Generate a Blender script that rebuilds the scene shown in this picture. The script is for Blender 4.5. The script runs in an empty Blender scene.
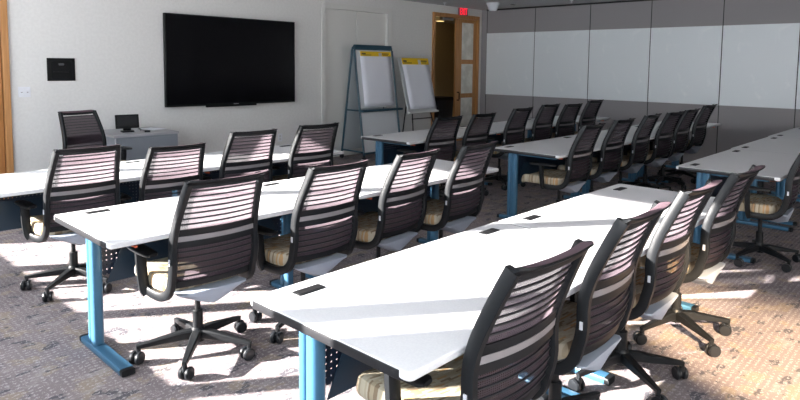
import bpy, bmesh, math, random
from mathutils import Vector, Matrix, Euler
random.seed(7)
PI = math.pi
sc = bpy.context.scene
COL = sc.collection

# ------------------------------------------------------------------ helpers
def link(o, parent=None):
    COL.objects.link(o)
    if parent is not None:
        o.parent = parent
    return o

def tag(o, label=None, cat=None, group=None, kind=None):
    if label: o['label'] = label
    if cat: o['category'] = cat
    if group: o['group'] = group
    if kind: o['kind'] = kind
    return o

def empty(name, loc, label, cat, group=None, rz=0.0):
    o = bpy.data.objects.new(name, None)
    o.empty_display_size = 0.1
    o.location = loc
    o.rotation_euler = (0, 0, rz)
    link(o)
    return tag(o, label, cat, group)

def copy_tree(o, parent=None):
    c = o.copy()
    link(c, parent)
    for ch in list(o.children):
        copy_tree(ch, c)
    return c

class MB:
    """collects shapes, builds them as one mesh object"""
    def __init__(self):
        self.v = []; self.f = []; self.m = []
    def add(self, vs, fs, mi=0):
        k = len(self.v)
        self.v += [tuple(p) for p in vs]
        self.f += [tuple(i + k for i in f) for f in fs]
        self.m += [mi] * len(fs)
        return self
    def box(self, c, s, rot=None, mi=0):
        vs = []
        R = Euler(rot).to_matrix() if rot else None
        for x in (-.5, .5):
            for y in (-.5, .5):
                for z in (-.5, .5):
                    p = Vector((x * s[0], y * s[1], z * s[2]))
                    if R: p = R @ p
                    vs.append(p + Vector(c))
        fs = [(0, 1, 3, 2), (4, 6, 7, 5), (0, 4, 5, 1), (2, 3, 7, 6), (0, 2, 6, 4), (1, 5, 7, 3)]
        return self.add(vs, fs, mi)
    def bx(self, x0, x1, y0, y1, z0, z1, mi=0):
        return self.box(((x0+x1)/2, (y0+y1)/2, (z0+z1)/2), (abs(x1-x0), abs(y1-y0), abs(z1-z0)), None, mi)
    def sweep(self, path, w, d, side=None, n=8, power=4, caps=True, scale=None, mi=0):
        """rounded-rectangle section (w along side vector, d across it) along a path"""
        P = [Vector(p) for p in path]
        N = len(P); rings = []
        for i, p in enumerate(P):
            t = (P[min(i+1, N-1)] - P[max(i-1, 0)]).normalized()
            s = Vector(side) if side else (Vector((0, 0, 1)).cross(t) if abs(t.z) < .95 else Vector((1, 0, 0)))
            s = (s - t * s.dot(t)).normalized()
            q = t.cross(s)
            k = scale[i] if scale else 1.0
            kw, kd = (k if isinstance(k, tuple) else (k, k))
            ring = []
            for j in range(n):
                a = 2 * PI * (j + .5) / n
                c, sn = math.cos(a), math.sin(a)
                e = 2.0 / power
                ring.append(p + s * (math.copysign(abs(c) ** e, c) * w / 2 * kw) + q * (math.copysign(abs(sn) ** e, sn) * d / 2 * kd))
            rings.append(ring)
        vs = [v for r in rings for v in r]; fs = []
        for i in range(N - 1):
            for j in range(n):
                a, b = i * n + j, i * n + (j + 1) % n
                fs.append((a, b, b + n, a + n))
        if caps:
            fs.append(tuple(range(n - 1, -1, -1)))
            fs.append(tuple((N - 1) * n + j for j in range(n)))
        return self.add(vs, fs, mi)
    def tube(self, path, r, n=8, **k):
        return self.sweep(path, 2 * r, 2 * r, n=n, power=2, **k)
    def lathe(self, prof, c=(0, 0, 0), n=20, axis='z', mi=0):
        vs = []; fs = []
        for r, h in prof:
            for j in range(n):
                a = 2 * PI * j / n
                if axis == 'z': p = (r * math.cos(a), r * math.sin(a), h)
                elif axis == 'x': p = (h, r * math.cos(a), r * math.sin(a))
                else: p = (r * math.cos(a), h, r * math.sin(a))
                vs.append((p[0] + c[0], p[1] + c[1], p[2] + c[2]))
        for i in range(len(prof) - 1):
            for j in range(n):
                a, b = i * n + j, i * n + (j + 1) % n
                fs.append((a, b, b + n, a + n))
        fs.append(tuple(range(n - 1, -1, -1)))
        fs.append(tuple((len(prof) - 1) * n + j for j in range(n)))
        return self.add(vs, fs, mi)
    def prism(self, poly, h0, h1, plane='xy', mi=0):
        def p3(a, b, h):
            return {'xy': (a, b, h), 'xz': (a, h, b), 'yz': (h, a, b)}[plane]
        n = len(poly)
        vs = [p3(a, b, h0) for a, b in poly] + [p3(a, b, h1) for a, b in poly]
        fs = [tuple(range(n)), tuple(range(2*n-1, n-1, -1))]
        for j in range(n):
            k = (j + 1) % n
            fs.append((j, k, k + n, j + n))
        return self.add(vs, fs, mi)
    def xform(self, M):
        self.v = [tuple(M @ Vector(p)) for p in self.v]
        return self
    def build(self, name, mats, parent=None, bevel=0, seg=2, smooth=True, loc=None):
        me = bpy.data.meshes.new(name)
        me.from_pydata(self.v, [], self.f)
        if not isinstance(mats, (list, tuple)): mats = [mats]
        for m in mats: me.materials.append(m)
        for i, p in enumerate(me.polygons): p.material_index = self.m[i]
        bm = bmesh.new(); bm.from_mesh(me)
        bmesh.ops.recalc_face_normals(bm, faces=bm.faces)
        bm.to_mesh(me); bm.free()
        if smooth:
            me.shade_smooth()
            me.set_sharp_from_angle(angle=math.radians(38))
        o = bpy.data.objects.new(name, me)
        if loc: o.location = loc
        link(o, parent)
        if bevel:
            b = o.modifiers.new('bevel', 'BEVEL'); b.width = bevel; b.segments = seg
            b.limit_method = 'ANGLE'; b.angle_limit = math.radians(40)
        return o

def rrect(w, h, r, n=5, cx=0, cy=0):
    pts = []
    for (sx, sy, a0) in ((1, 1, 0), (-1, 1, PI/2), (-1, -1, PI), (1, -1, 1.5*PI)):
        for k in range(n + 1):
            a = a0 + PI/2 * k / n
            pts.append((cx + sx*(w/2-r) + r*math.cos(a), cy + sy*(h/2-r) + r*math.sin(a)))
    return pts

def spline(pts, n=6):
    """Catmull-Rom through pts"""
    P = [Vector(p) for p in pts]
    out = []
    for i in range(len(P) - 1):
        p0, p1, p2, p3 = P[max(i-1, 0)], P[i], P[i+1], P[min(i+2, len(P)-1)]
        for k in range(n):
            t = k / n
            out.append(0.5*((2*p1) + (p2-p0)*t + (2*p0-5*p1+4*p2-p3)*t*t + (3*p1-p0-3*p2+p3)*t**3))
    out.append(P[-1])
    return out

# ------------------------------------------------------------------ materials
def mat(name, col, rough=.5, metal=0, spec=.5, emit=None, es=0):
    m = bpy.data.materials.new(name); m.use_nodes = True
    b = m.node_tree.nodes['Principled BSDF']
    b.inputs['Base Color'].default_value = (*col, 1)
    b.inputs['Roughness'].default_value = rough
    b.inputs['Metallic'].default_value = metal
    b.inputs['Specular IOR Level'].default_value = spec
    if emit:
        b.inputs['Emission Color'].default_value = (*emit, 1)
        b.inputs['Emission Strength'].default_value = es
    return m

def nt(m):
    t = m.node_tree
    return t, t.nodes, t.links, t.nodes['Principled BSDF']

def add_noise_col(m, c1, c2, scale, detail=3, lo=.4, hi=.6, coord='Object', stretch=None, bump=0, bscale=None):
    t, N, L, b = nt(m)
    tc = N.new('ShaderNodeTexCoord'); mp = N.new('ShaderNodeMapping')
    L.new(tc.outputs[coord], mp.inputs['Vector'])
    if stretch: mp.inputs['Scale'].default_value = stretch
    no = N.new('ShaderNodeTexNoise'); no.inputs['Scale'].default_value = scale; no.inputs['Detail'].default_value = detail
    L.new(mp.outputs[0], no.inputs['Vector'])
    r = N.new('ShaderNodeValToRGB')
    r.color_ramp.elements[0].position = lo; r.color_ramp.elements[0].color = (*c1, 1)
    r.color_ramp.elements[1].position = hi; r.color_ramp.elements[1].color = (*c2, 1)
    L.new(no.outputs['Fac'], r.inputs[0]); L.new(r.outputs[0], b.inputs['Base Color'])
    if bump:
        n2 = N.new('ShaderNodeTexNoise'); n2.inputs['Scale'].default_value = bscale or scale
        L.new(mp.outputs[0], n2.inputs['Vector'])
        bp = N.new('ShaderNodeBump'); bp.inputs['Strength'].default_value = bump; bp.inputs['Distance'].default_value = .004
        L.new(n2.outputs['Fac'], bp.inputs['Height']); L.new(bp.outputs[0], b.inputs['Normal'])
    return m

M = {}
M['laminate'] = add_noise_col(mat('white_laminate', (.68, .68, .69), .38, spec=.45), (.68, .68, .69), (.645, .645, .66), 160, 2)
M['edge'] = mat('black_edge_band', (.018, .018, .02), .32)
M['blue'] = mat('blue_powder_coat', (.05, .145, .245), .36, metal=.2, spec=.5)
M['blue_dark'] = mat('dark_blue_steel', (.010, .030, .055), .45)
M['black'] = mat('black_plastic', (.0085, .0095, .011), .42, spec=.27)
M['black2'] = mat('matt_black_plastic', (.009, .009, .010), .55, spec=.3)
M['pad'] = mat('black_arm_pad', (.008, .008, .009), .42, spec=.35)
M['caster'] = mat('caster_black', (.012, .0135, .016), .3, spec=.4)
M['pan'] = mat('grey_blue_shell', (.33, .37, .44), .5)
M['silver'] = mat('silver_plastic', (.55, .56, .6), .35)
M['chrome'] = mat('chrome', (.6, .6, .62), .2, metal=1)
M['orange'] = mat('orange_red_plastic', (.75, .15, .06), .4)
M['rod'] = mat('black_rod', (.012, .012, .016), .4)
M['wall'] = add_noise_col(mat('wall_paint', (.72, .71, .69), .8, spec=.2), (.74, .73, .71), (.71, .70, .68), 30, 4, bump=.05, bscale=180)
M['door_paint'] = mat('closet_paint', (.70, .69, .66), .6, spec=.3)
M['ceiling'] = add_noise_col(mat('ceiling_tile', (.55, .56, .58), .95, spec=.1), (.58, .59, .60), (.50, .51, .53), 60, 6, bump=.3, bscale=120)
M['partition'] = add_noise_col(mat('grey_wall_fabric', (.3, .29, .295), .9, spec=.15), (.33, .315, .322), (.295, .28, .287), 240, 3, bump=.2, bscale=400)
M['seam'] = mat('dark_seam', (.02, .02, .022), .7)
M['tvscreen'] = mat('tv_glass', (.003, .003, .004), .16, spec=.3)
M['tvframe'] = mat('tv_frame', (.005, .006, .006), .4, spec=.25)
M['dark'] = mat('dark_void', (.006, .006, .007), .7, spec=.2)
M['white_plastic'] = mat('white_plastic', (.75, .76, .8), .4)
M['desk'] = mat('grey_desk_laminate', (.20, .22, .25), .5)
M['desk_top'] = mat('grey_desk_top', (.36, .36, .385), .4)
M['easel'] = mat('navy_teal_tube', (.022, .065, .095), .4)
M['paper'] = mat('paper', (.82, .83, .89), .8, spec=.1)
M['yellow'] = mat('yellow_strip', (.80, .52, .01), .6)
M['ink'] = mat('ink', (.06, .04, .02), .6)
M['grey_tag'] = mat('grey_tag', (.6, .6, .58), .6)
M['exit_red'] = mat('exit_red', (.5, .01, .02), .5, emit=(1, .02, .05), es=1.5)
M['exit_plate'] = mat('exit_plate', (.20, .10, .10), .3)
M['lamp'] = mat('downlight_glow', (1, .8, .4), .5, emit=(1, .72, .28), es=2.2)
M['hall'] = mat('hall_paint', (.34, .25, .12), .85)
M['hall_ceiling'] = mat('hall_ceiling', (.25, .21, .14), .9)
M['steel'] = mat('brushed_steel', (.5, .5, .5), .35, metal=1)

def whiteboard_mat():
    m = mat('whiteboard_surface', (.56, .60, .62), .42, spec=.8)
    t, N, L, b = nt(m)
    tc = N.new('ShaderNodeTexCoord')
    no = N.new('ShaderNodeTexNoise'); no.inputs['Scale'].default_value = 2.2; no.inputs['Detail'].default_value = 8; no.inputs['Distortion'].default_value = 2.0
    L.new(tc.outputs['Object'], no.inputs['Vector'])
    r = N.new('ShaderNodeValToRGB')
    r.color_ramp.elements[0].position = .60; r.color_ramp.elements[0].color = (.76, .80, .82, 1)
    r.color_ramp.elements[1].position = .78; r.color_ramp.elements[1].color = (.84, .87, .88, 1)
    L.new(no.outputs['Fac'], r.inputs[0]); L.new(r.outputs[0], b.inputs['Base Color'])
    return m
M['board'] = whiteboard_mat()

def wood_mat(name, c1, c2):
    m = mat(name, c1, .42, spec=.4)
    add_noise_col(m, c1, c2, 6, 6, .35, .7, stretch=(6, 6, .35))
    return m
M['wood'] = wood_mat('warm_wood', (.52, .26, .10), (.41, .19, .065))
M['wood_dark'] = wood_mat('door_leaf_wood', (.42, .185, .055), (.31, .13, .04))

def glass_mat():
    m = mat('frosted_pane', (.42, .42, .36), .35)
    b = m.node_tree.nodes['Principled BSDF']
    add_noise_col(m, (.78, .77, .70), (.62, .61, .54), 5, 5)
    b.inputs['Transmission Weight'].default_value = .0
    return m
M['pane'] = glass_mat()

def mesh_fabric():
    m = bpy.data.materials.new('chair_back_mesh'); m.use_nodes = True
    t = m.node_tree; N = t.nodes; L = t.links; N.clear()
    out = N.new('ShaderNodeOutputMaterial')
    tr = N.new('ShaderNodeBsdfTransparent'); df = N.new('ShaderNodeBsdfDiffuse'); tl = N.new('ShaderNodeBsdfTranslucent')
    df.inputs['Color'].default_value = (.078, .060, .072, 1)
    tl.inputs['Color'].default_value = (.175, .138, .158, 1)
    m1 = N.new('ShaderNodeMixShader'); m1.inputs[0].default_value = .5
    L.new(df.outputs[0], m1.inputs[1]); L.new(tl.outputs[0], m1.inputs[2])
    tc = N.new('ShaderNodeTexCoord')
    wv = N.new('ShaderNodeTexWave'); wv.wave_type = 'BANDS'; wv.bands_direction = 'X'
    wv.inputs['Scale'].default_value = 38
    L.new(tc.outputs['Object'], wv.inputs['Vector'])
    w2 = N.new('ShaderNodeTexWave'); w2.wave_type = 'BANDS'; w2.bands_direction = 'Z'
    w2.inputs['Scale'].default_value = 46
    L.new(tc.outputs['Object'], w2.inputs['Vector'])
    mx = N.new('ShaderNodeMath'); mx.operation = 'MULTIPLY'
    L.new(wv.outputs['Fac'], mx.inputs[0]); L.new(w2.outputs['Fac'], mx.inputs[1])
    mr = N.new('ShaderNodeMapRange'); mr.inputs['From Min'].default_value = 0; mr.inputs['From Max'].default_value = .7
    mr.inputs['To Min'].default_value = .95; mr.inputs['To Max'].default_value = .74
    L.new(mx.outputs[0], mr.inputs['Value'])
    m2 = N.new('ShaderNodeMixShader')
    L.new(mr.outputs[0], m2.inputs[0]); L.new(tr.outputs[0], m2.inputs[1]); L.new(m1.outputs[0], m2.inputs[2])
    L.new(m2.outputs[0], out.inputs[0])
    return m
M['mesh'] = mesh_fabric()
M['hem'] = mat('mauve_hem', (.10, .065, .078), .8, spec=.2)

def strip_mat():
    m = mat('clear_lumbar_strip', (.30, .28, .29), .35, spec=.5)
    m.node_tree.nodes['Principled BSDF'].inputs['Alpha'].default_value = .7
    return m
M['strip'] = strip_mat()

def perforated():
    m = bpy.data.materials.new('perforated_navy_steel'); m.use_nodes = True
    t, N, L, b = nt(m)
    b.inputs['Base Color'].default_value = (.012, .022, .045, 1); b.inputs['Roughness'].default_value = .45
    tc = N.new('ShaderNodeTexCoord'); sp = N.new('ShaderNodeSeparateXYZ'); L.new(tc.outputs['Object'], sp.inputs[0])
    def frac(sock):
        a = N.new('ShaderNodeMath'); a.operation = 'MULTIPLY'; a.inputs[1].default_value = 1/.026; L.new(sock, a.inputs[0])
        f = N.new('ShaderNodeMath'); f.operation = 'FRACT'; L.new(a.outputs[0], f.inputs[0])
        s = N.new('ShaderNodeMath'); s.operation = 'SUBTRACT'; s.inputs[1].default_value = .5; L.new(f.outputs[0], s.inputs[0])
        p = N.new('ShaderNodeMath'); p.operation = 'POWER'; p.inputs[1].default_value = 2
        ab = N.new('ShaderNodeMath'); ab.operation = 'ABSOLUTE'; L.new(s.outputs[0], ab.inputs[0]); L.new(ab.outputs[0], p.inputs[0])
        return p.outputs[0]
    ad = N.new('ShaderNodeMath'); ad.operation = 'ADD'
    L.new(frac(sp.outputs['X']), ad.inputs[0]); L.new(frac(sp.outputs['Z']), ad.inputs[1])
    lt = N.new('ShaderNodeMath'); lt.operation = 'GREATER_THAN'; lt.inputs[1].default_value = .028
    L.new(ad.outputs[0], lt.inputs[0]); L.new(lt.outputs[0], b.inputs['Alpha'])
    return m
M['perf'] = perforated()

def seat_fabric():
    m = mat('striped_seat_fabric', (.42, .33, .2), .9, spec=.1)
    t, N, L, b = nt(m)
    tc = N.new('ShaderNodeTexCoord'); mp = N.new('ShaderNodeMapping'); mp.inputs['Rotation'].default_value = (0, 0, .12)
    L.new(tc.outputs['Object'], mp.inputs['Vector'])
    br = N.new('ShaderNodeTexBrick')
    br.inputs['Scale'].default_value = 1.0
    br.inputs['Brick Width'].default_value = .045; br.inputs['Row Height'].default_value = .0095
    br.inputs['Mortar Size'].default_value = 0; br.offset = .37
    br.inputs['Color1'].default_value = (1, 1, 1, 1); br.inputs['Color2'].default_value = (0, 0, 0, 1)
    L.new(mp.outputs[0], br.inputs['Vector'])
    r = N.new('ShaderNodeValToRGB'); r.color_ramp.interpolation = 'CONSTANT'
    e = r.color_ramp.elements
    e[0].position = 0; e[0].color = (.24, .18, .12, 1)
    e[1].position = .14; e[1].color = (.40, .345, .255, 1)
    for p, c in ((.38, (.46, .41, .315)), (.6, (.37, .31, .215)), (.78, (.44, .385, .285)), (.9, (.42, .26, .13))):
        q = e.new(p); q.color = (*c, 1)
    L.new(br.outputs['Color'], r.inputs[0]); L.new(r.outputs[0], b.inputs['Base Color'])
    return m
M['seat'] = seat_fabric()

def carpet():
    m = mat('patterned_carpet', (.27, .23, .24), 1.0, spec=.05)
    t, N, L, b = nt(m)
    tc = N.new('ShaderNodeTexCoord')
    def mix(fac, a, bcol):
        x = N.new('ShaderNodeMix'); x.data_type = 'RGBA'
        L.new(fac, x.inputs[0])
        if isinstance(a, tuple): x.inputs[6].default_value = (*a, 1)
        else: L.new(a, x.inputs[6])
        x.inputs[7].default_value = (*bcol, 1)
        return x.outputs[2]
    def mapped(scale, rot=0):
        mp = N.new('ShaderNodeMapping'); mp.inputs['Scale'].default_value = scale; mp.inputs['Rotation'].default_value = (0, 0, rot)
        L.new(tc.outputs['Object'], mp.inputs['Vector']); return mp.outputs[0]
    def ramp(sock, lo, hi, flip=False):
        r = N.new('ShaderNodeMapRange'); r.inputs['From Min'].default_value = lo; r.inputs['From Max'].default_value = hi
        if flip: r.inputs['To Min'].default_value = 1; r.inputs['To Max'].default_value = 0
        L.new(sock, r.inputs['Value']); return r.outputs[0]
    def mul(a, k):
        q = N.new('ShaderNodeMath'); q.operation = 'MULTIPLY'; L.new(a, q.inputs[0])
        if isinstance(k, float): q.inputs[1].default_value = k
        else: L.new(k, q.inputs[1])
        return q.outputs[0]
    def noise(vec, s, d=2):
        n = N.new('ShaderNodeTexNoise'); n.inputs['Scale'].default_value = s; n.inputs['Detail'].default_value = d
        L.new(vec, n.inputs['Vector']); return n.outputs['Fac']
    v = tc.outputs['Object']
    base = mix(ramp(noise(v, 2.4, 3), .38, .62), (.205, .172, .180), (.25, .212, .213))
    # beige leaf-like blotches and slate blue ones in loose diagonal rows
    base = mix(mul(ramp(noise(mapped((2.4, 3.0, 1), .75), 2.4, 3), .55, .60), .75), base, (.30, .245, .19))
    base = mix(mul(ramp(noise(mapped((2.6, 4.4, 1), 1.2), 2.8, 3), .595, .625), .8), base, (.072, .076, .092))
    base = mix(mul(ramp(noise(mapped((2.2, 4.0, 1), .3), 2.7, 3), .61, .66), .6), base, (.33, .30, .29))
    # little pale squiggles in rows
    wv = N.new('ShaderNodeTexWave'); wv.bands_direction = 'Y'; wv.inputs['Scale'].default_value = 10
    wv.inputs['Distortion'].default_value = 5; wv.inputs['Detail'].default_value = 1; wv.inputs['Detail Scale'].default_value = 9
    L.new(mapped((1, 1, 1)), wv.inputs['Vector'])
    w2 = N.new('ShaderNodeTexWave'); w2.bands_direction = 'X'; w2.inputs['Scale'].default_value = 9
    w2.inputs['Distortion'].default_value = 7; w2.inputs['Detail Scale'].default_value = 6
    L.new(mapped((1, 1, 1)), w2.inputs['Vector'])
    sq = mul(ramp(wv.outputs['Fac'], .62, .85), ramp(w2.outputs['Fac'], .35, .6))
    base = mix(mul(sq, .75), base, (.45, .41, .41))
    base = mix(mul(ramp(noise(v, 260, 2), .45, .7), .35), base, (.13, .108, .113))
    L.new(base, b.inputs['Base Color'])
    bp = N.new('ShaderNodeBump'); bp.inputs['Strength'].default_value = .35; bp.inputs['Distance'].default_value = .004
    L.new(noise(v, 220, 2), bp.inputs['Height']); L.new(bp.outputs[0], b.inputs['Normal'])
    return m
M['carpet'] = carpet()

# ------------------------------------------------------------------ room
XW0, XW1, YW0, YW1, CEIL = -.50, 10.80, -4.6, 7.80, 2.745
def struct(name, mb, m, parent=None, bevel=0):
    o = mb.build(name, m, parent, bevel, smooth=False)
    if parent is None: o['kind'] = 'structure'
    return o
struct('floor', MB().bx(XW0-.3, XW1+.3, YW0-.3, YW1+2.2, -.1, 0), M['carpet'])
struct('ceiling', MB().bx(XW0-.3, XW1+.3, YW0-.3, YW1+.12, CEIL, CEIL+.1), M['ceiling'])

# front wall (with the television): openings for closet recess, exit doors, wooden door on the left
DX0, DX1, DZ = 9.18, 10.69, 2.595
CX0, CX1, CZ = 6.42, 8.06, 2.56
LX0, LX1, LZ = .90, 2.0, 2.40
w = MB()
T = .12
for x0, x1, z0, z1 in ((XW0-.2, LX0, 0, CEIL), (LX0, LX1, LZ, CEIL), (LX1, CX0, 0, CEIL), (CX0, CX1, CZ, CEIL), (CX1, DX0, 0, CEIL), (DX0, DX1, DZ, CEIL), (DX1, XW1+.1, 0, CEIL)):
    w.bx(x0, x1, YW1, YW1+T, z0, z1)
struct('wall_front', w, M['wall'])
struct('baseboard_front', MB().bx(LX1+.01, CX0-.01, YW1-.012, YW1, 0, .1).bx(CX1+.01, DX0-.01, YW1-.012, YW1, 0, .1), mat('baseboard_grey', (.20, .19, .185), .6))

# closet double door in a shallow recess
d2 = MB()
d2.bx(CX0, CX0+.085, YW1-.015, YW1+.06, 0, CZ).bx(CX1-.13, CX1, YW1-.015, YW1+.06, 0, CZ).bx(CX0+.085, CX1-.13, YW1-.015, YW1+.06, CZ-.09, CZ)
d2o = struct('door_2', d2, M['door_paint'], bevel=.004)
xm = (CX0+.085+CX1-.13)/2
MB().bx(CX0+.088, xm-.004, YW1+.03, YW1+.07, .01, CZ-.093).build('door_leaf', M['door_paint'], d2o, smooth=False)
MB().bx(xm+.004, CX1-.133, YW1+.03, YW1+.07, .01, CZ-.093).build('door_leaf', M['door_paint'], d2o, smooth=False)
MB().bx(CX0+.02, CX1-.02, YW1+.085, YW1+.1, 0, CZ).build('backing', M['dark'], d2o, smooth=False)

# wooden door at far left
d3 = struct('door_3', MB().bx(LX1-.065, LX1, YW1-.03, YW1+.1, 0, LZ).bx(LX0, LX0+.065, YW1-.03, YW1+.1, 0, LZ).bx(LX0+.065, LX1-.065, YW1-.03, YW1+.1, LZ-.07, LZ), M['wood'], bevel=.004)
MB().bx(LX0+.07, LX1-.075, YW1+.0, YW1+.045, .01, LZ-.075).build('door_leaf', M['wood_dark'], d3, smooth=False)
MB().bx(LX1-.075, LX1-.065, YW1+.03, YW1+.045, .0, LZ-.07).build('door_gap', M['dark'], d3, smooth=False)

# exit doors: wooden frame, left leaf open, right leaf closed with two panes
fr = MB()
fr.bx(DX0, DX0+.07, YW1-.03, YW1+T, 0, DZ).bx(DX1-.055, DX1, YW1-.03, YW1+T, 0, DZ).bx(DX0+.07, DX1-.055, YW1-.03, YW1+T, DZ-.075, DZ)
d1 = struct('door_1', fr, M['wood'], bevel=.004)
x0, x1 = 9.955, DX1-.058
leaf = MB()
y0, y1 = YW1+.015, YW1+.06
zt = DZ-.08
leaf.bx(x0, x0+.19, y0, y1, .01, zt).bx(x1-.09, x1, y0, y1, .01, zt)
for za, zb in ((zt-.07, zt), (1.60, 1.69), (.90, .99), (.01, .25)):
    leaf.bx(x0+.19, x1-.09, y0, y1, za, zb)
lf = leaf.build('door_leaf', M['wood'], d1, bevel=.003, smooth=False)
for za, zb in ((.25, .90), (.99, 1.60), (1.69, zt-.07)):
    MB().bx(x0+.19, x1-.09, y0+.006, y0+.016, za, zb).build('glass_pane', M['pane'], lf, smooth=False)
MB().tube([(x0+.06, y0, 1.02), (x0+.06, y0-.05, 1.02), (x0+.06, y0-.055, 1.0), (x0+.06, y0-.055, .88), (x0+.06, y0-.05, .86), (x0+.06, y0, .86)], .011).build('pull_handle', M['dark'], lf)
# open left leaf swung into the corridor
lo = MB().bx(DX0+.075, DX0+.12, YW1+.13, YW1+.84, .01, zt)
lo.build('door_leaf', M['wood_dark'], d1, bevel=.003, smooth=False)
MB().bx(DX0+.30, DX0+.62, YW1-.03, YW1+.06, zt-.05, zt-.005).build('door_closer', M['steel'], d1, bevel=.004)

# corridor beyond
HY = YW1 + 2.0
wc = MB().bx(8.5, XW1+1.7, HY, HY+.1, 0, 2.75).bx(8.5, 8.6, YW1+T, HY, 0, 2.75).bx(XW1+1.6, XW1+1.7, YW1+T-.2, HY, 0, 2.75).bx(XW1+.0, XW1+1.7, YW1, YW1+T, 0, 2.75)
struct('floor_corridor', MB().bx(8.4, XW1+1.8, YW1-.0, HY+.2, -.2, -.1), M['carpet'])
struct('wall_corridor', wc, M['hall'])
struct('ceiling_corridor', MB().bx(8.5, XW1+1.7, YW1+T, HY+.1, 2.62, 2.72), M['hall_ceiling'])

# right wall: operable partition of grey fabric, white dry-erase inserts
SE = [7.656, 6.501, 5.338, 4.212, 3.063, 2.0, .87, -.26, -1.39, -2.52, -3.65]
w = MB().bx(XW1, XW1+.12, YW0, YW1+.1, 0, CEIL)
struct('wall_right', w, M['partition'])
struct('trim_1', MB().bx(XW1-.03, XW1, YW0, SE[0], CEIL-.028, CEIL), M['seam'])
sm = MB()
for s in SE[:-1]:
    sm.bx(XW1-.003, XW1, s-.006, s+.006, 0, CEIL-.03)
struct('trim_2', sm, M['seam'])
names = ['leftmost, next to the exit doors', 'second from the exit doors', 'third from the exit doors', 'fourth from the exit doors', 'wide one right of centre, smudged at its edge', 'rightmost in the photo, smudged along its top']
for k in range(6):
    ya, yb = SE[k]-.008, SE[k+1]+.008
    o = MB().bx(XW1-.016, XW1-.004, yb, ya, .975, 2.249).build('whiteboard', M['board'], None, bevel=.002, smooth=False)
    tag(o, 'white dry-erase panel set in grey partition, ' + names[k], 'whiteboard', 'whiteboards along the grey partition')
    o.data.transform(Matrix.Translation((-XW1, -(ya+yb)/2, -1.6))); o.location = (XW1, (ya+yb)/2, 1.6)
    MB().bx(-.018, -.003, -(ya-yb)/2, (ya-yb)/2, -.632, -.625).build('edge_glint', M['white_plastic'], o, smooth=False)  # added white strip, standing for the bright reflection along the lower edge

# left window wall: sill wall, mullions, pillars; the panes are clear
SILL, HEAD = .78, 2.70
MUL = [2.85, 4.04, 5.30, 6.55]
wl = MB().bx(XW0-.2, XW0, YW0, YW1+.1, 0, SILL).bx(XW0-.2, XW0, YW0, YW1+.1, HEAD, CEIL)
wl.bx(XW0-.2, XW0, 7.52, YW1+.1, SILL, HEAD).bx(XW0-.2, XW0, 1.75, 2.57, SILL, HEAD).bx(XW0-.2, XW0, YW0, -4.4, SILL, HEAD)
struct('wall_left', wl, M['wall'])
fm = MB()
for y in MUL: fm.bx(XW0-.14, XW0-.02, y-.04, y+.04, SILL, HEAD)
for y in (.6, -.6, -3.4): fm.bx(XW0-.14, XW0-.02, y-.03, y+.03, SILL, HEAD)
struct('window_1', fm, mat('window_frame', (.25, .25, .26), .5))
struct('trim_3', MB().bx(XW0-.02, XW0+.1, YW0, YW1, SILL-.03, SILL), M['white_plastic'])
struct('wall_back', MB().bx(XW0-.2, XW1+.1, YW0-.12, YW0, 0, CEIL), M['wall'])

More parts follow.
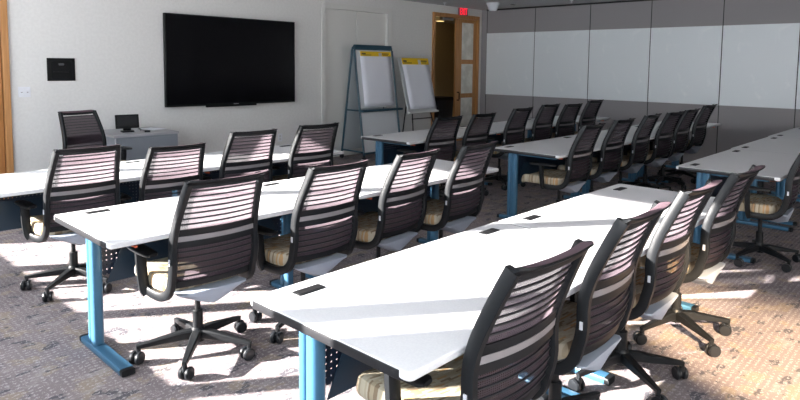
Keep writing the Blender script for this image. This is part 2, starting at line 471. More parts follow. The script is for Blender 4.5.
# ------------------------------------------------------------------ training tables
TH = .735
def make_table(L, D=.776):
    """origin on the floor below the centre of the top; front (user side) is -y"""
    root = bpy.data.objects.new('training_table', None); link(root)
    top = MB().prism(rrect(L-.006, D-.003, .022), TH-.027, TH).build('tabletop', M['laminate'], root, bevel=.006, seg=3)
    eb = MB()
    yb, xe = D/2-.005, L/2-.005
    path_l = [(-xe+.02, -yb+.012, TH-.0165), (-xe+.004, -yb+.03, TH-.0165), (-xe, -yb+.05, TH-.0165), (-xe, yb-.03, TH-.0165), (-xe+.008, yb-.008, TH-.0165), (-xe+.03, yb, TH-.0165),
              (xe-.03, yb, TH-.0165), (xe-.008, yb-.008, TH-.0165), (xe, yb-.03, TH-.0165), (xe, -yb+.05, TH-.0165), (xe-.004, -yb+.03, TH-.0165), (xe-.02, -yb+.012, TH-.0165)]
    eb.sweep(path_l, .010, .029, side=None, n=8, power=6)
    eb.build('edge_band', M['edge'], top)
    yb, xe = D/2, L/2
    MB().bx(-xe+.03, xe-.03, -yb+.03, yb-.02, TH-.036, TH-.0275).build('underside', M['black2'], root, smooth=False)
    for s in (-1, 1):
        gx, gy = s*(xe-.2), yb-.095
        g = MB()
        g.prism(rrect(.125, .05, .008, 3, gx, gy), TH-.004, TH+.0035)
        go = g.build('grommet', M['black'], root, bevel=.0015)
        MB().prism(rrect(.106, .033, .004, 3, gx, gy-.002), TH+.003, TH+.0048).build('slot', M['dark'], go)
        cx, cy = s*(xe-.14), yb-.18
        lg = MB()
        lg.prism(rrect(.050, .042, .018, 4, cx, cy+.026), .04, TH-.04)
        lg.prism(rrect(.058, .062, .022, 4, cx, cy-.029), .04, TH-.04)
        lg.bx(cx-.015, cx+.015, cy-.02, cy+.02, .04, TH-.04)
        lo = lg.build('leg', M['blue'], root)
        ft = MB().sweep([(cx, yb-.58, .020), (cx, yb-.055, .020)], .070, .036, side=(1, 0, 0), n=12, power=7)
        fo = ft.build('foot', M['blue'], root)
        for yy in (yb-.592, yb-.043):
            MB().sweep([(cx, yy-.014, .0195), (cx, yy+.014, .0195)], .068, .034, side=(1, 0, 0), n=12, power=6).build('end_cap', M['black'], fo)
        MB().bx(cx-.018, cx+.018, -yb+.10, cy-.07, TH-.062, TH-.037).build('support_arm', M['blue'], root, bevel=.004)
        k = MB().sweep([(cx, -yb+.045, TH-.048), (cx, -yb+.10, TH-.048)], .022, .016, n=8, power=3, scale=[.7, 1])
        k.build('release_knob', M['orange'], root)['label'] = 'orange-red release knob'
    xi = xe-.175
    MB().bx(-xi, xi, yb-.182, yb-.178, .40, TH-.037).build('modesty_panel', M['perf'], root, smooth=False)
    MB().prism([(-xi+.02, .36), (-xi+.12, .57), (xi-.12, .57), (xi-.02, .36)], yb-.205, yb-.201, 'xz').build('cable_tray', M['blue_dark'], root, smooth=False)
    return root

DT = .776
tableL = make_table(1.535)
tableR = make_table(1.63)
used = {}
FEET = []
def place_table(proto, x0, x1, yf, label, rz=0.0):
    if proto.name not in used:
        o = proto; used[proto.name] = 1
    else:
        o = copy_tree(proto)
    for cx in (x0+.14, x1-.14): FEET.append((cx, yf-.606, yf))
    o.location = ((x0+x1)/2, yf-DT/2, 0); o.rotation_euler = (0, 0, rz)
    tag(o, label, 'table', 'white training tables on blue legs')
YA, YB, YC = 1.834, 3.580, 5.169
place_table(tableL, 1.1735, 2.709, YA, 'sunlit white table nearest the camera, its corner pointing to the lower left')
place_table(tableL, 2.712, 4.2476, YA, 'sunlit white table at the right end of the nearest row')
place_table(tableL, 1.094, 2.627, YB+.012, 'sunlit white table on a blue leg at the left of the middle row', -.01)
place_table(tableL, 2.63, 4.165, YB-.005, 'sunlit white table at the right end of the middle left row', -.01)
place_table(tableL, .822, 2.358, YC+.0, 'sunlit white table cut by the left edge, back row before the grey desk', -.01)
place_table(tableL, 2.361, 3.897, YC-.01, 'white table in the back row below the television, right of the desk', -.01)
for k, s in enumerate(('shaded table with open left end and blue leg, middle right row', 'shaded middle table of the middle right row', 'shaded table at the far end of the middle right row by the partition')):
    place_table(tableR, 5.15+1.633*k, 5.15+1.633*k+1.63, YB, s)
for k, s in enumerate(('shaded table at the right edge of the photo, nearest end of its row', 'shaded second table along the right edge of the photo', 'shaded farthest table of the right edge row, against the partition')):
    place_table(tableR, 5.353+1.64*k, 5.353+1.64*k+1.63, YA-.0+.02*k, s)
for k, s in enumerate(('shaded table directly in front of the flip charts', 'shaded far table in front of the exit doors', 'shaded farthest table of the back right row, in the corner by the partition')):
    place_table(tableR, 4.842+1.645*k, 4.842+1.645*k+1.63, YC+.02, s)

# ------------------------------------------------------------------ mesh office chair
PROF = [(.44, -.150), (.50, -.190), (.58, -.210), (.66, -.210), (.72, -.216), (.80, -.240), (.90, -.283), (.97, -.316), (1.02, -.341)]
HWP = [(.44, .212), (.52, .220), (.62, .221), (.75, .214), (.90, .199), (1.02, .185)]
def interp(tab, z):
    P = spline([(a, b, 0) for a, b in tab], 8)
    for i in range(len(P)-1):
        if P[i].x <= z <= P[i+1].x:
            t = (z-P[i].x)/(P[i+1].x-P[i].x+1e-9)
            return P[i].y + t*(P[i+1].y-P[i].y)
    return P[0].y if z < P[0].x else P[-1].y
def surf(u, z, off=0.0, inset=0.0):
    hw = interp(HWP, z) - inset
    return Vector((u*hw, interp(PROF, z) - (.030 if z < .8 else .030-.09*(min(z, 1)-.8))*(1-u*u) + off, z))

def make_chair():
    root = bpy.data.objects.new('office_chair', None); link(root)
    # five-star base
    b = MB()
    b.lathe([(.0, .075), (.038, .075), (.042, .10), (.036, .135), (.03, .15), (.0, .15)], n=20)
    for k in range(5):
        a = 2*PI*k/5 + PI/2
        ca, sa = math.cos(a), math.sin(a)
        path = [(r*ca, r*sa, z) for r, z in ((.02, .112), (.08, .112), (.18, .102), (.285, .090), (.306, .088))]
        b.sweep(path, .046, .046, n=8, power=5, scale=[(1.1, 1.15), (1.05, 1.1), (.85, .8), (.62, .52), (.5, .45)])
        b.tube([(.297*ca, .297*sa, .094), (.297*ca, .297*sa, .055)], .012)
    b.build('star_base', M['black'], root)
    cas = None
    for k in range(5):
        a = 2*PI*k/5 + PI/2
        rr = random.uniform(0, 2*PI)
        if cas is None:
            c = MB()
            for s in (-1, 1):
                c.lathe([(.0, -.011), (.026, -.011), (.033, -.006), (.0335, .005), (.028, .012), (.0, .013)] if s > 0 else [(.0, -.013), (.028, -.012), (.0335, -.005), (.033, .006), (.026, .011), (.0, .011)], c=(s*.0175, -.012, .0338), axis='x', n=18)
            c.box((0, -.010, .042), (.014, .036, .03))
            c.lathe([(.0, .048), (.014, .048), (.012, .066), (.0, .066)], n=12)
            cas = c.build('caster', M['caster'], root)
            o = cas
        else:
            o = cas.copy(); link(o, root)
        o.location = (.297*math.cos(a), .297*math.sin(a), 0); o.rotation_euler = (0, 0, rr)
    MB().lathe([(.0, .14), (.027, .14), (.027, .24), (.022, .245), (.0, .245)], n=16).build('column', M['black'], root)
    MB().lathe([(.0, .2), (.0145, .2), (.0145, .40), (.0, .40)], n=14).build('gas_lift', M['black2'], root)
    up = []
    def P(o): up.append(o); return o
    # mechanism + shell below the seat
    m = MB().box((0, .0, .375), (.13, .20, .06))
    P(m.build('mechanism', M['black2'], root, bevel=.01))
    sh = MB()
    n = 8; rows = []
    secs = [(-.205, .17, .410, .375), (-.19, .185, .412, .335), (-.12, .18, .408, .315), (0, .16, .404, .325), (.10, .12, .402, .365)]
    vs = []; fs = []
    for (y, hw, zt_, zb_) in secs:
        for j in range(n+1):
            u = -1 + 2*j/n
            vs.append((u*hw, y, zb_ + (zt_-zb_)*abs(u)**1.15))
        vs += [(hw, y, zt_+.006), (-hw, y, zt_+.006)]
    w_ = n+3
    for i in range(len(secs)-1):
        for j in range(w_):
            k = (j+1) % w_
            fs.append((i*w_+j, i*w_+k, (i+1)*w_+k, (i+1)*w_+j))
    fs.append(tuple(range(w_))); fs.append(tuple((len(secs)-1)*w_+j for j in range(w_)))
    sh.add(vs, fs)
    P(sh.build('seat_shell', M['pan'], root))['label'] = 'grey-blue shell under the seat'
    # seat cushion: superellipse plan, rounded, waterfall front
    vs = []; fs = []; n = 36
    def plan(a, k):
        c, s = math.cos(a), math.sin(a)
        x = math.copysign(abs(c)**(2/4.5), c)*.240*k; y = math.copysign(abs(s)**(2/4.5), s)*.235*k + .105
        return x, y
    lev = [(.90, .412), (.975, .416), (1.0, .434), (1.0, .453), (.975, .472), (.93, .480), (.6, .481), (.25, .476)]
    for k, z in lev:
        for j in range(n):
            x, y = plan(2*PI*j/n, k)
            dz = -.045*max(0, (y-.24)/.10)**2 if y > .24 else 0
            if z > .465: dz += .012*(abs(x)/.24)**2
            vs.append((x, y, z+dz))
    for i in range(len(lev)-1):
        for j in range(n):
            a, b2 = i*n+j, i*n+(j+1) % n
            fs.append((a, b2, b2+n, a+n))
    fs.append(tuple(range(n-1, -1, -1))); fs.append(tuple((len(lev)-1)*n+j for j in range(n)))
    P(MB().add(vs, fs).build('seat', M['seat'], root))['label'] = 'beige seat cushion with brown dashes'
    # back frame
    f = MB()
    for s in (-1, 1):
        pts = [surf(s, z) for z in (1.0, .95, .90, .85, .80, .75, .70, .65, .60, .55, .51)]
        e = surf(s, .51)
        pts += [Vector((s*.220, e.y+.012, .465)), Vector((s*.224, e.y+.040, .425)), Vector((s*.230, e.y+.090, .400)), Vector((s*.240, e.y+.160, .396)), Vector((s*.248, e.y+.235, .402))]
        f.sweep(spline(pts, 3), .034, .046, side=(1, 0, 0), n=8, power=5)
    # top bar with backward lip
    sec = [(.006, -.020), (.009, .000), (.004, .009), (-.010, .014), (-.030, .019), (-.044, .020), (-.046, .014), (-.032, .006), (-.017, -.006), (-.015, -.020)]
    vs = []; fs = []; nu = 16; q = len(sec)
    for i in range(nu+1):
        u = -1.07 + 2.14*i/nu
        base = surf(max(-1, min(1, u)), 1.0)
        edge = 1 - .35*max(0, abs(u)-.94)/.135
        lipz = .005*(abs(u)**3)
        for (a, z) in sec:
            zc = (z-.01)*edge+.01
            vs.append((u*.187, base.y+a*edge, .99+zc+lipz))
    for i in range(nu):
        for j in range(q):
            k = (j+1) % q
            fs.append((i*q+j, i*q+k, (i+1)*q+k, (i+1)*q+j))
    fs.append(tuple(range(q))); fs.append(tuple(nu*q+j for j in range(q)))
    f.add(vs, fs)
    # mauve fabric wrapped over the top edge
    hem = MB(); hv = []; hf = []
    for i in range(nu+1):
        u = -.97 + 1.94*i/nu
        base = surf(u, 1.0)
        for (a, z) in ((.0075, .005), (.0035, .0105), (-.010, .0155), (-.030, .0205), (-.044, .0215)):
            hv.append((u*.187, base.y+a, .99+z+.005*abs(u)**3))
    for i in range(nu):
        for j in range(4):
            a = i*5+j
            hf.append((a, a+1, a+6, a+5))
    P(hem.add(hv, hf).build('mesh_hem', M['hem'], root))
    # bottom rail
    f.sweep([surf(-1+2*i/12, .478, .006) for i in range(13)], .020, .050, side=None, n=8, power=5)
    P(f.build('back_frame', M['black'], root))
    # mesh
    vs = []; fs = []; nu, nz = 10, 18
    for i in range(nz+1):
        z = .48 + (.965-.48)*i/nz
        for j in range(nu+1):
            vs.append(surf(-1+2*j/nu, z, 0, .010))
    for i in range(nz):
        for j in range(nu):
            a = i*(nu+1)+j
            fs.append((a, a+1, a+nu+2, a+nu+1))
    P(MB().add(vs, fs).build('back_mesh', M['mesh'], root))['label'] = 'see-through mauve mesh'
    for z in [.782+.0285*k for k in range(7)] + [.515, .548, .581, .614, .642]:
        P(MB().tube([surf(-1+2*i/12, z, -.0025, .010) for i in range(13)], .0046, n=6).build('back_rod', M['rod'], root))
    def band(z0, z1, off, mname, name, th=.004):
        vs = []; fs = []; nu = 12
        zz = [z0+(z1-z0)*k/5 for k in range(6)]
        rows = [(z, 0) for z in zz] + [(z, th) for z in reversed(zz)]
        for dz, do in rows:
            for j in range(nu+1):
                vs.append(surf(-1+2*j/nu, dz, off+do, .008))
        for r in range(len(rows)):
            for j in range(nu):
                a = r*(nu+1)+j; b3 = ((r+1) % len(rows))*(nu+1)+j
                fs.append((a, a+1, b3+1, b3))
        return P(MB().add(vs, fs).build(name, M[mname], root))
    lb = band(.665, .758, -.016, 'black', 'lumbar_band', .008)
    st = band(.698, .724, -.019, 'strip', 'lumbar_strip', .002)
    st['label'] = 'pale silvery lumbar strip'
    # arms
    for s in (-1, 1):
        a = MB()
        a.sweep(spline([(s*.250, .035, .385), (s*.262, .044, .41), (s*.268, .050, .46), (s*.272, .054, .54), (s*.274, .056, .60)], 4), .036, .052, side=(0, 1, 0), n=8, power=4, scale=None)
        P(a.build('arm_post', M['black'], root))
        pd = MB()
        pts = [(s*.270, -.095, .616), (s*.272, -.08, .616), (s*.275, .0, .616), (s*.275, .10, .616), (s*.272, .16, .613), (s*.270, .175, .612)]
        pd.sweep(pts, .080, .026, side=(1, 0, 0), n=12, power=3.2, scale=[(.55, .6), (.85, .9), (1, 1), (1, 1), (.85, .9), (.5, .6)])
        P(pd.build('arm_pad', M['pad'], root))
        e = surf(s, .60)
        P(MB().box((e.x+s*.018, e.y, .60), (.004, .012, .030)).build('height_latch', M['silver'], root))
    return root, up

chair0, upn = make_chair()
UP = {o.name.split('.')[0] for o in upn}
WHEELS = []
def base_turn(x, y, rz, want):
    """turn of the five-star base, near the wanted one, that keeps its casters off table feet and other casters"""
    for k in range(0, 36):
        for sg in (1, -1):
            rb = want + sg*k
            pts = []
            for j in range(5):
                a = math.radians(rz+rb) + 2*PI*j/5 + PI/2
                pts.append((x+.297*math.cos(a), y+.297*math.sin(a)))
            ok = all(not (abs(px-cx) < .092 and y0-.055 < py < y1+.055) for px, py in pts for cx, y0, y1 in FEET)
            ok = ok and all((px-qx)**2+(py-qy)**2 > .108**2 for px, py in pts for qx, qy in WHEELS)
            if ok:
                WHEELS.extend(pts); return rb
    WHEELS.extend(pts); print('no base turn', x, y); return want
BL = 'black mesh-back office chair '
todo = [
 (1.62, 1.225, BL+'nearest the camera, at the lower edge of the photo', -2, 0, 20),
 (2.27, 1.22, BL+'second from the camera along the nearest sunlit tables', 2, .02, -8),
 (2.955, 1.23, BL+'third from the camera along the nearest sunlit tables', 0, .02, 10),
 (3.69, 1.22, BL+'fourth and last along the nearest sunlit tables, on warm-lit carpet', -1, .01, 3),
 (1.60, 2.98, BL+'in front of the blue table foot, leftmost in the middle row', -3, 0, 12),
 (2.245, 2.90, BL+'second from the left in the sunlit middle row', 0, 0, 30),
 (2.905, 2.92, BL+'third from the left in the sunlit middle row', 5, 0, 0),
 (3.55, 2.90, BL+'rightmost in the sunlit middle row', 4, 0, 15),
 (1.50, 4.51, BL+'leftmost in the back row, below the presenter chair', 0, 0, -14),
 (2.13, 4.51, BL+'second from the left in the back row, overlapping the grey desk', -3, -.04, 10),
 (2.765, 4.51, BL+'third from the left in the back row, under the television', -2, .02, 0),
 (3.43, 4.51, BL+'rightmost and tallest in the back row, left of the flip charts', -2, .03, 5),
 (5.49, 2.98, BL+'first in the shaded middle right row, its seat in full view', 2, .01, 22),
 (6.20, 2.98, BL+'second in the shaded middle right row', 0, .02, 0),
 (6.93, 2.98, BL+'third in the shaded middle right row', 3, .03, 9),
 (7.60, 2.955, BL+'fourth in the shaded middle right row', -2, .03, 0),
 (8.25, 2.98, BL+'fifth in the shaded middle right row', 0, .03, 14),
 (8.95, 2.98, BL+'last in the shaded middle right row, nearest the partition', 0, .06, 0),
 (5.24, 4.51, BL+'first in the far right row, just right of the flip charts', -3, .0, 3),
 (5.88, 4.51, BL+'second in the far right row, before the exit doors', 0, .0, 0),
 (6.70, 4.51, BL+'third in the far right row', 2, .03, 11),
 (7.40, 4.51, BL+'fourth in the far right row', 0, .05, 0),
 (8.05, 4.51, BL+'fifth in the far right row', -2, .03, 0),
 (8.72, 4.51, BL+'last in the far right row, under the whiteboards', 0, .06, 0),
 (5.60, 1.23, BL+'cut off by the right edge of the photo', 3, .02, 16),
 (2.50, 6.72, BL+'turned to face the room, left of the grey presenter desk', 192, .02, 0),
]
c_first = None
for i, t in enumerate(todo):
    if i == 0: continue
    o = copy_tree(chair0)
    x, y, lab, rz, dz, rb = t
    rb = base_turn(x, y, rz, rb)
    o.location = (x, y, 0); o.rotation_euler = (0, 0, math.radians(rz))
    R = Matrix.Rotation(math.radians(rb), 3, 'Z')
    for ch in o.children:
        n = ch.name.split('.')[0]
        if n in UP: ch.location.z = dz
        elif n == 'caster': ch.location = R @ ch.location; ch.rotation_euler.z += rb
        elif n == 'star_base': ch.rotation_euler = (0, 0, math.radians(rb))
    tag(o, lab, 'chair', 'mesh office chairs along the training tables')
x, y, lab, rz, dz, rb = todo[0]
rb = base_turn(x, y, rz, rb)
chair0.location = (x, y, 0); chair0.rotation_euler = (0, 0, math.radians(rz))
R = Matrix.Rotation(math.radians(rb), 3, 'Z')
for ch in chair0.children:
    n = ch.name.split('.')[0]
    if n == 'caster': ch.location = R @ ch.location
    elif n == 'star_base': ch.rotation_euler = (0, 0, math.radians(rb))
tag(chair0, lab, 'chair', 'mesh office chairs along the training tables')

# ------------------------------------------------------------------ things on the front wall
tv = empty('television', (4.785, YW1-.06, 1.59), 'large black flat screen television mounted on the pale wall', 'television')
TW, TT = 2.075, 1.225
MB().bx(-TW/2, TW/2, -.03, .02, -TT/2, TT/2).build('housing', M['tvframe'], tv, bevel=.004)
MB().bx(-TW/2+.018, TW/2-.018, -.0315, -.029, -TT/2+.028, TT/2-.018).build('screen', M['tvscreen'], tv, smooth=False)
MB().bx(-.45, .35, -.02, .02, -TT/2-.025, -TT/2).build('sensor_bar', M['tvframe'], tv, bevel=.004)
MB().bx(-.04, .04, -.0325, -.031, -TT/2+.008, -TT/2+.016).build('badge', M['silver'], tv, smooth=False)
MB().bx(-.4, .4, .02, .06, -.3, .3).build('wall_mount', M['dark'], tv, smooth=False)

bp_ = empty('wall_device', (2.527, YW1, 1.468), 'square black recessed plate on the pale wall left of the television', 'wall plate')
MB().bx(-.150, .150, -.014, 0, -.132, .132).build('faceplate', M['tvframe'], bp_, bevel=.003)
MB().prism(rrect(.22, .21, .03, 4, 0, -.01), -.017, -.012, 'xz').build('recess', M['dark'], bp_)
MB().bx(-.085, .075, -.026, -.016, -.035, -.02).build('ledge', M['tvframe'], bp_, bevel=.002)
MB().prism(rrect(.06, .026, .012, 4, 0, .06), -.021, -.015, 'xz').build('sensor', mat('grey_sensor', (.08, .085, .09), .4), bp_)

sw = empty('light_switch', (2.14, YW1, 1.215), 'white double light switch on the wall beside the wooden door', 'switch')
MB().bx(-.062, .062, -.007, 0, -.058, .058).build('plate', M['white_plastic'], sw, bevel=.003)
for s in (-1, 1):
    MB().bx(s*.029-.018, s*.029+.018, -.011, -.006, -.034, .034).build('rocker', M['white_plastic'], sw, bevel=.002)
    MB().bx(s*.029-.008, s*.029+.008, -.0125, -.0105, -.006, .0).build('indicator', M['ink'], sw, smooth=False)
for x, lab in ((5.60, 'white wall outlet below the television, right one of two'), (5.36, 'white wall outlet below the television, left one partly behind a chair')):
    ol = empty('wall_outlet', (x, YW1, .43), lab, 'outlet', 'outlets below the television')
    MB().bx(-.04, .04, -.006, 0, -.06, .06).build('plate', M['white_plastic'], ol, bevel=.002)
    for z in (-.022, .022):
        MB().prism(rrect(.034, .03, .01, 4, 0, z), -.008, -.005, 'xz').build('socket', M['grey_tag'], ol)

# exit sign
ex = empty('exit_sign', (10.11, YW1-.03, 2.655), 'glowing red EXIT sign above the wooden doors', 'sign')
MB().bx(-.145, .145, -.012, .012, -.078, .078).build('plate', M['exit_plate'], ex, bevel=.002)
def text_mesh(body, size, name, m, parent, loc, depth=.002):
    cu = bpy.data.curves.new(name, 'FONT'); cu.body = body; cu.size = size; cu.align_x = 'CENTER'; cu.align_y = 'CENTER'; cu.extrude = depth
    cu.offset = .0
    to = bpy.data.objects.new(name, cu); link(to)
    dg = bpy.context.evaluated_depsgraph_get()
    me = bpy.data.meshes.new_from_object(to.evaluated_get(dg))
    bpy.data.objects.remove(to)
    me.materials.clear(); me.materials.append(m)
    o = bpy.data.objects.new(name, me); o.rotation_euler = (PI/2, 0, 0); o.location = loc
    link(o, parent); return o
tm = text_mesh('EXIT', .20, 'lettering', M['exit_red'], ex, (0, -.0145, 0))
tm.scale = (.60, 1, 1)
MB().bx(-.05, .05, .012, .03, .03, .078).build('bracket', M['steel'], ex, smooth=False)

# ceiling fittings
cd = empty('ceiling_sensor', (9.72, 6.77, CEIL), 'white cone-shaped fitting hanging from the ceiling near the exit', 'ceiling fitting')
MB().lathe([(0, 0), (.115, 0), (.115, -.02), (.085, -.12), (.07, -.145), (0, -.15)], n=24).build('cone', M['white_plastic'], cd)
MB().lathe([(0, -.03), (.122, -.03), (.122, 0), (0, 0)], n=24).build('mounting_ring', M['white_plastic'], cd)
for x, y, lab in ((9.12, 7.45, 'small sprinkler head in the ceiling left of the exit sign'), (10.1, 5.36, 'small sprinkler head in the ceiling before the whiteboards')):
    sp = empty('sprinkler', (x, y, CEIL), lab, 'sprinkler', 'ceiling sprinklers')
    MB().lathe([(0, 0), (.035, 0), (.03, -.012), (0, -.012)], n=16).build('escutcheon', M['white_plastic'], sp)
    MB().lathe([(0, -.012), (.008, -.012), (.008, -.04), (.018, -.043), (.018, -.047), (0, -.047)], n=12).build('deflector', M['white_plastic'], sp)
vt = empty('ceiling_vent', (10.18, 6.63, CEIL), 'small dark slot vent in the ceiling by the partition', 'vent')
MB().bx(-.06, .06, -.025, .025, -.006, 0).build('frame', mat('grey_vent', (.2, .2, .2), .6), vt, bevel=.002)
MB().bx(-.048, .048, -.013, .013, -.0075, -.005).build('slot', M['dark'], vt, smooth=False)

# ------------------------------------------------------------------ presenter desk
dk = empty('presenter_desk', (3.195, 7.415, 0), 'boxy grey presenter desk against the wall under the television', 'desk')
MB().bx(-.375, .375, -.355, .36, .0, .705).build('body', M['desk'], dk, bevel=.002)
MB().bx(-.385, .385, -.365, .37, .705, .733).build('desktop', M['desk_top'], dk, bevel=.003)
MB().bx(-.374, -.362, -.362, -.354, .02, .70).build('lit_edge_strip', M['silver'], dk, smooth=False)  # added pale strip, standing for the lit left side of the desk
MB().bx(-.34, .34, -.3595, -.3545, .05, .68).build('front_panel', M['desk'], dk, bevel=.001)
tp = empty('touch_panel', (3.09, 7.36, .733), 'small black touch panel standing on the grey desk', 'screen', None, math.radians(-8))
MB().prism(rrect(.14, .11, .02, 4), 0, .018).build('stand_foot', M['black'], tp, bevel=.003)
MB().sweep([(0, .02, .015), (0, .015, .07)], .09, .03, side=(1, 0, 0)).build('stand', M['black'], tp)
scn = MB().box((0, 0, 0), (.265, .022, .165)).build('housing', M['tvframe'], tp, bevel=.005, loc=(0, .0, .125)); scn.rotation_euler = (-.16, 0, 0)
s2 = MB().box((0, -.0118, .008), (.225, .001, .118)).build('screen', mat('panel_screen', (.012, .014, .016), .3, spec=.3), scn, smooth=False)
ph = empty('cable_bundle', (3.22, 7.22, .733), 'dark connector with coiled grey cable lying on the grey desk', 'cable')
pts = [(.02, 0, .012), (.0, .03, .02), (-.03, .05, .035), (-.02, .10, .03), (.03, .14, .02), (.08, .13, .008), (.1, .08, .006), (.06, .05, .006)]
MB().tube(spline(pts, 5), .0055).build('lead', mat('grey_cable', (.25, .25, .26), .5), ph)
MB().sweep([(.0, -.03, .013), (.06, -.05, .012)], .03, .022).build('connector', M['black'], ph)
MB().sweep([(-.04, .03, .05), (-.015, .02, .02)], .028, .02).build('plug', mat('grey_plug', (.12, .12, .125), .45), ph)
pa = MB().box((0, 0, 0), (.22, .28, .002)).build('paper_sheet', M['paper'], None, smooth=False, loc=(3.45, 7.50, .7345)); pa.rotation_euler = (0, 0, .3)
tag(pa, 'white sheet of paper lying on the grey desk beside the cable', 'paper')

# ------------------------------------------------------------------ flip charts
ea = empty('flip_chart_easel', (6.77, 7.42, 0), 'tall dark blue A-frame whiteboard easel with wheels before the closet', 'easel')
EW = .87
def ep(x, y, z): return (x, y, z)
fb = Vector((0, -.27, .10)); ft_ = Vector((0, -.02, 1.845)); bb = Vector((0.04, .27, .10))
for side, xs in ((0, 0.0), (1, EW)):
    MB().tube(spline([(xs, fb.y, fb.z), (xs, -.06, 1.56), (xs, -.03, 1.80), (xs+(.03 if side == 0 else -.03), -.02, 1.85)], 4), .018, n=8).build('leg', M['easel'], ea)
    MB().tube(spline([(xs, bb.y, bb.z), (xs, .06, 1.56), (xs, .03, 1.80), (xs+(.03 if side == 0 else -.03), .02, 1.85)], 4), .018, n=8).build('leg', M['easel'], ea)
    MB().tube([(xs, -.262, .15), (xs, .262, .15)], .014).build('side_rail', M['easel'], ea)
MB().sweep([(.02, -.01, 1.845), (EW-.02, -.01, 1.845)], .07, .085, side=(0, 1, 0), n=10, power=4).build('top_clamp', M['easel'], ea)
def on_front(z): # y on the front plane
    t = (z-.10)/(1.845-.10)
    return -.27 + .25*t
for name, z0, z1 in (('upper_board', .86, 1.80), ('lower_board', .14, .80)):
    vs = [(.02, on_front(z0)+.004, z0), (EW-.02, on_front(z0)+.004, z0), (EW-.02, on_front(z1)+.004, z1), (.02, on_front(z1)+.004, z1)]
    vs += [(x_, y_+.014, z_) for x_, y_, z_ in vs]
    MB().add(vs, [(0, 1, 2, 3), (7, 6, 5, 4), (0, 4, 5, 1), (1, 5, 6, 2), (2, 6, 7, 3), (3, 7, 4, 0)]).build(name, M['paper'] if name == 'x' else mat('easel_board', (.68, .70, .72), .3), ea, smooth=False)
vs = [(.02, -on_front(.14)-.018, .14), (EW-.02, -on_front(.14)-.018, .14), (EW-.02, -on_front(1.8)-.018, 1.8), (.02, -on_front(1.8)-.018, 1.8)]
vs += [(x_, y_+.014, z_) for x_, y_, z_ in vs]
MB().add(vs, [(0, 1, 2, 3), (7, 6, 5, 4), (0, 4, 5, 1), (1, 5, 6, 2), (2, 6, 7, 3), (3, 7, 4, 0)]).build('rear_board', mat('easel_rear_board', (.42, .45, .47), .4), ea, smooth=False)
MB().bx(-.02, EW+.05, -.26, -.165, .80, .835).build('pen_tray', M['easel'], ea, bevel=.006)
MB().tube([(0, -.17, .82), (0, .17, .82)], .013).build('spreader', M['easel'], ea)
MB().tube([(0, -.265, .13), (EW, -.265, .13)], .016).build('bottom_rail', M['easel'], ea)
for xs in (0, EW):
    for ys in (-.27, .27):
        MB().lathe([(0, -.018), (.035, -.018), (.04, -.008), (.04, .008), (.035, .018), (0, .018)], c=(xs, ys, .041), axis='x', n=16).bx(xs-.012, xs+.012, ys-.015, ys+.015, .05, .11).build('wheel', M['caster'], ea)
def pad_mesh(w_, h_, yellow_h, parent):
    """paper pad in its own plane: x right, z down from 0, front is -y"""
    vs = []; fs = []; nx, nz = 6, 12
    for i in range(nz+1):
        for j in range(nx+1):
            t = i/nz
            vs.append((w_*j/nx, -.012-.010*math.sin(t*3)*(.3+t)-.004*math.sin(j*1.9+i*.6), -h_*t))
    for i in range(nz):
        for j in range(nx):
            a = i*(nx+1)+j; fs.append((a, a+1, a+nx+2, a+nx+1))
    m_ = MB().add(vs, fs).build('sheet', M['paper'], parent)
    so = m_.modifiers.new('solid', 'SOLIDIFY'); so.thickness = .008; so.offset = -1
    y = MB().bx(.0, w_, -.030, -.018, -yellow_h, .002).build('binding_strip', M['yellow'], parent, smooth=False)
    y['label'] = 'yellow printed binding strip'
    for (a, b, c, d) in ((.03, .16, .35, .62), (.06, .34, .72, .84), (.70, .93, .35, .55), (.72, .90, .68, .80)):
        MB().bx(w_*a, w_*b, -.0312, -.0298, -yellow_h*d, -yellow_h*c).build('printing', M['ink'], y, smooth=False)
    MB().bx(w_*.585, w_*.685, -.0314, -.0296, -yellow_h*1.02, -yellow_h*.25).build('tag', M['grey_tag'], y, smooth=False)
# pad on the blue easel
p1 = empty('paper_pad', (6.77+.10, 7.42+on_front(1.775)-.004, 1.775), 'white paper pad with yellow strip hung on the blue easel', 'paper pad', 'flip chart paper pads')
p1.rotation_euler = (-math.atan2(.25, 1.745), 0, 0)
pad_mesh(.70, .90, .075, p1)
# second easel with leaning pad
e2 = empty('tripod_easel', (7.86, 7.33, 0), 'thin dark display easel with white board beside the exit doors', 'easel')
tilt = math.atan2(.26, .94)
bd = MB().bx(0, .765, -.012, .012, 0, .975).build('board', mat('easel_pad_board', (.52, .53, .54), .5), e2, bevel=.002, smooth=False, loc=(0, -.13, .745)); bd.rotation_euler = (-tilt, 0, 0)
MB().bx(-.005, .77, -.05, .012, -.03, 0).build('ledge', M['grey_tag'], bd, bevel=.002)
for xa, xb in ((.30, .02), (.47, .75)):
    MB().tube([(xa, .12, 1.68), (xb, -.27, .0)], .012).build('leg', M['dark'], e2)
MB().tube([(.385, .14, 1.66), (.385, .40, .0)], .012).build('leg', M['dark'], e2)
MB().tube([(.12, -.115, .62), (.65, -.115, .62)], .009).build('cross_brace', M['dark'], e2)
p2 = empty('paper_pad', (7.86+.05, 7.33-.13+.255-.016, .745+.935), 'white paper pad with wide yellow strip leaning on the tripod easel', 'paper pad', 'flip chart paper pads')
p2.rotation_euler = (-tilt, 0, 0)
pad_mesh(.70, .92, .115, p2)

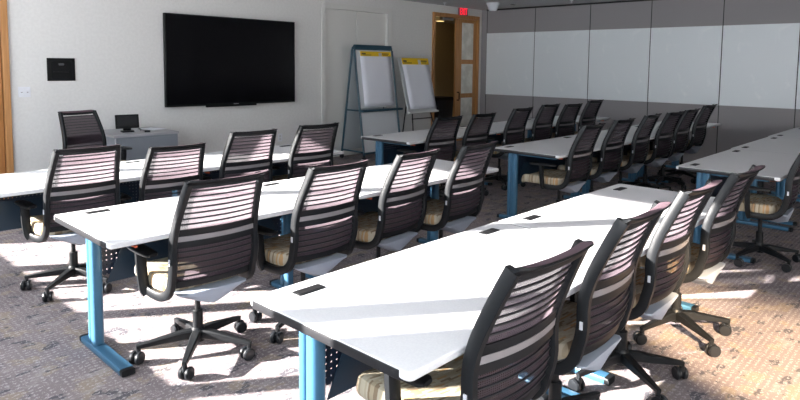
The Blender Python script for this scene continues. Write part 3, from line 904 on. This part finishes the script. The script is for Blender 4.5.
# ------------------------------------------------------------------ corridor things
bn = empty('trash_bin', (10.42, 8.62, 0), 'dark bin standing in the corridor beyond the open door', 'bin')
MB().sweep([(0, 0, 0), (0, 0, .82)], .55, .45, side=(1, 0, 0), n=12, power=6, scale=[.85, 1]).build('body', mat('bin_grey', (.02, .022, .028), .5), bn)
MB().sweep([(0, 0, .82), (0, 0, .88)], .58, .48, side=(1, 0, 0), n=12, power=6, scale=[1, .9]).build('lid', M['black2'], bn)
hl = empty('downlight', (11.35, 9.4, 2.62), 'small round warm ceiling light in the corridor', 'light')
MB().lathe([(0, 0), (.11, 0), (.11, -.012), (0, -.012)], n=24).build('trim_ring', M['white_plastic'], hl)
MB().lathe([(0, -.010), (.09, -.010), (.09, -.0145), (0, -.0145)], n=24).build('lens', M['lamp'], hl)

# ------------------------------------------------------------------ light
def sun_dir(az, el):
    a, e = math.radians(az), math.radians(el)
    return Vector((math.cos(a)*math.cos(e), math.sin(a)*math.cos(e), -math.sin(e)))
def add_light(name, kind, loc, d, energy, col, **kw):
    l = bpy.data.lights.new(name, kind); l.energy = energy; l.color = col
    for k, v in kw.items(): setattr(l, k, v)
    o = bpy.data.objects.new(name, l); o.location = loc
    o.rotation_euler = d.to_track_quat('-Z', 'Y').to_euler()
    link(o); return o
add_light('sun', 'SUN', (-6, 8, 5), sun_dir(-35.5, 20.0), 45, (1, .95, .90), angle=math.radians(.6))
# low sun mirrored by a building outside: a narrow warm beam through the rear left window
tgt = Vector((3.95, .82, .35)); d = sun_dir(33, 23)
add_light('reflected_sunbeam', 'SPOT', tgt - d*9.0, d, 25000, (1, .74, .47), spot_size=math.radians(10.5), spot_blend=.4, shadow_soft_size=.06)
add_light('corridor_lamp', 'POINT', (10.9, 9.2, 2.3), Vector((0, 0, -1)), 3, (1, .72, .35), shadow_soft_size=.1)
W = bpy.data.worlds.new('World'); sc.world = W; W.use_nodes = True
bg = W.node_tree.nodes['Background']
bg.inputs['Color'].default_value = (.86, .93, 1.0, 1); bg.inputs['Strength'].default_value = 6.2
# portals guide the sky light through the window openings
def portal(y0, y1):
    l = bpy.data.lights.new('window_portal', 'AREA'); l.shape = 'RECTANGLE'
    l.size = HEAD-SILL; l.size_y = y1-y0
    l.cycles.is_portal = True
    o = bpy.data.objects.new('window_portal', l); o.location = (XW0-.22, (y0+y1)/2, (SILL+HEAD)/2)
    o.rotation_euler = Vector((1, 0, 0)).to_track_quat('-Z', 'Y').to_euler()
    link(o); return o
portal(2.57, 7.52); portal(-4.4, 1.75)

# ------------------------------------------------------------------ camera
f, cyp, pitch, yaw, roll, hc = 615.67, 116.60, .0831, .7546, .0107, 1.5584
F = Vector((math.cos(yaw)*math.cos(pitch), math.sin(yaw)*math.cos(pitch), -math.sin(pitch)))
R0 = Vector((math.sin(yaw), -math.cos(yaw), 0)); U0 = R0.cross(F)
Rr = math.cos(roll)*R0 + math.sin(roll)*U0; Ur = -math.sin(roll)*R0 + math.cos(roll)*U0
cam = bpy.data.cameras.new('camera'); co = bpy.data.objects.new('camera', cam); link(co)
mw = Matrix((Rr, Ur, -F)).transposed().to_4x4(); mw.translation = (0, 0, hc)
co.matrix_world = mw
cam.sensor_fit = 'HORIZONTAL'; cam.sensor_width = 36; cam.lens = f*36/800
cam.shift_y = -(200-cyp)/800; cam.clip_start = .02
sc.camera = co

sc.view_settings.view_transform = 'Standard'; sc.view_settings.look = 'None'
sc.view_settings.exposure = 0.12; sc.view_settings.gamma = 1.0; sc.view_settings.use_curve_mapping = False
sc.cycles.use_denoising = True
sc.cycles.max_bounces = 10; sc.cycles.diffuse_bounces = 6; sc.cycles.transparent_max_bounces = 24
sc.cycles.sample_clamp_indirect = 8
sc.cycles.caustics_reflective = False; sc.cycles.caustics_refractive = False
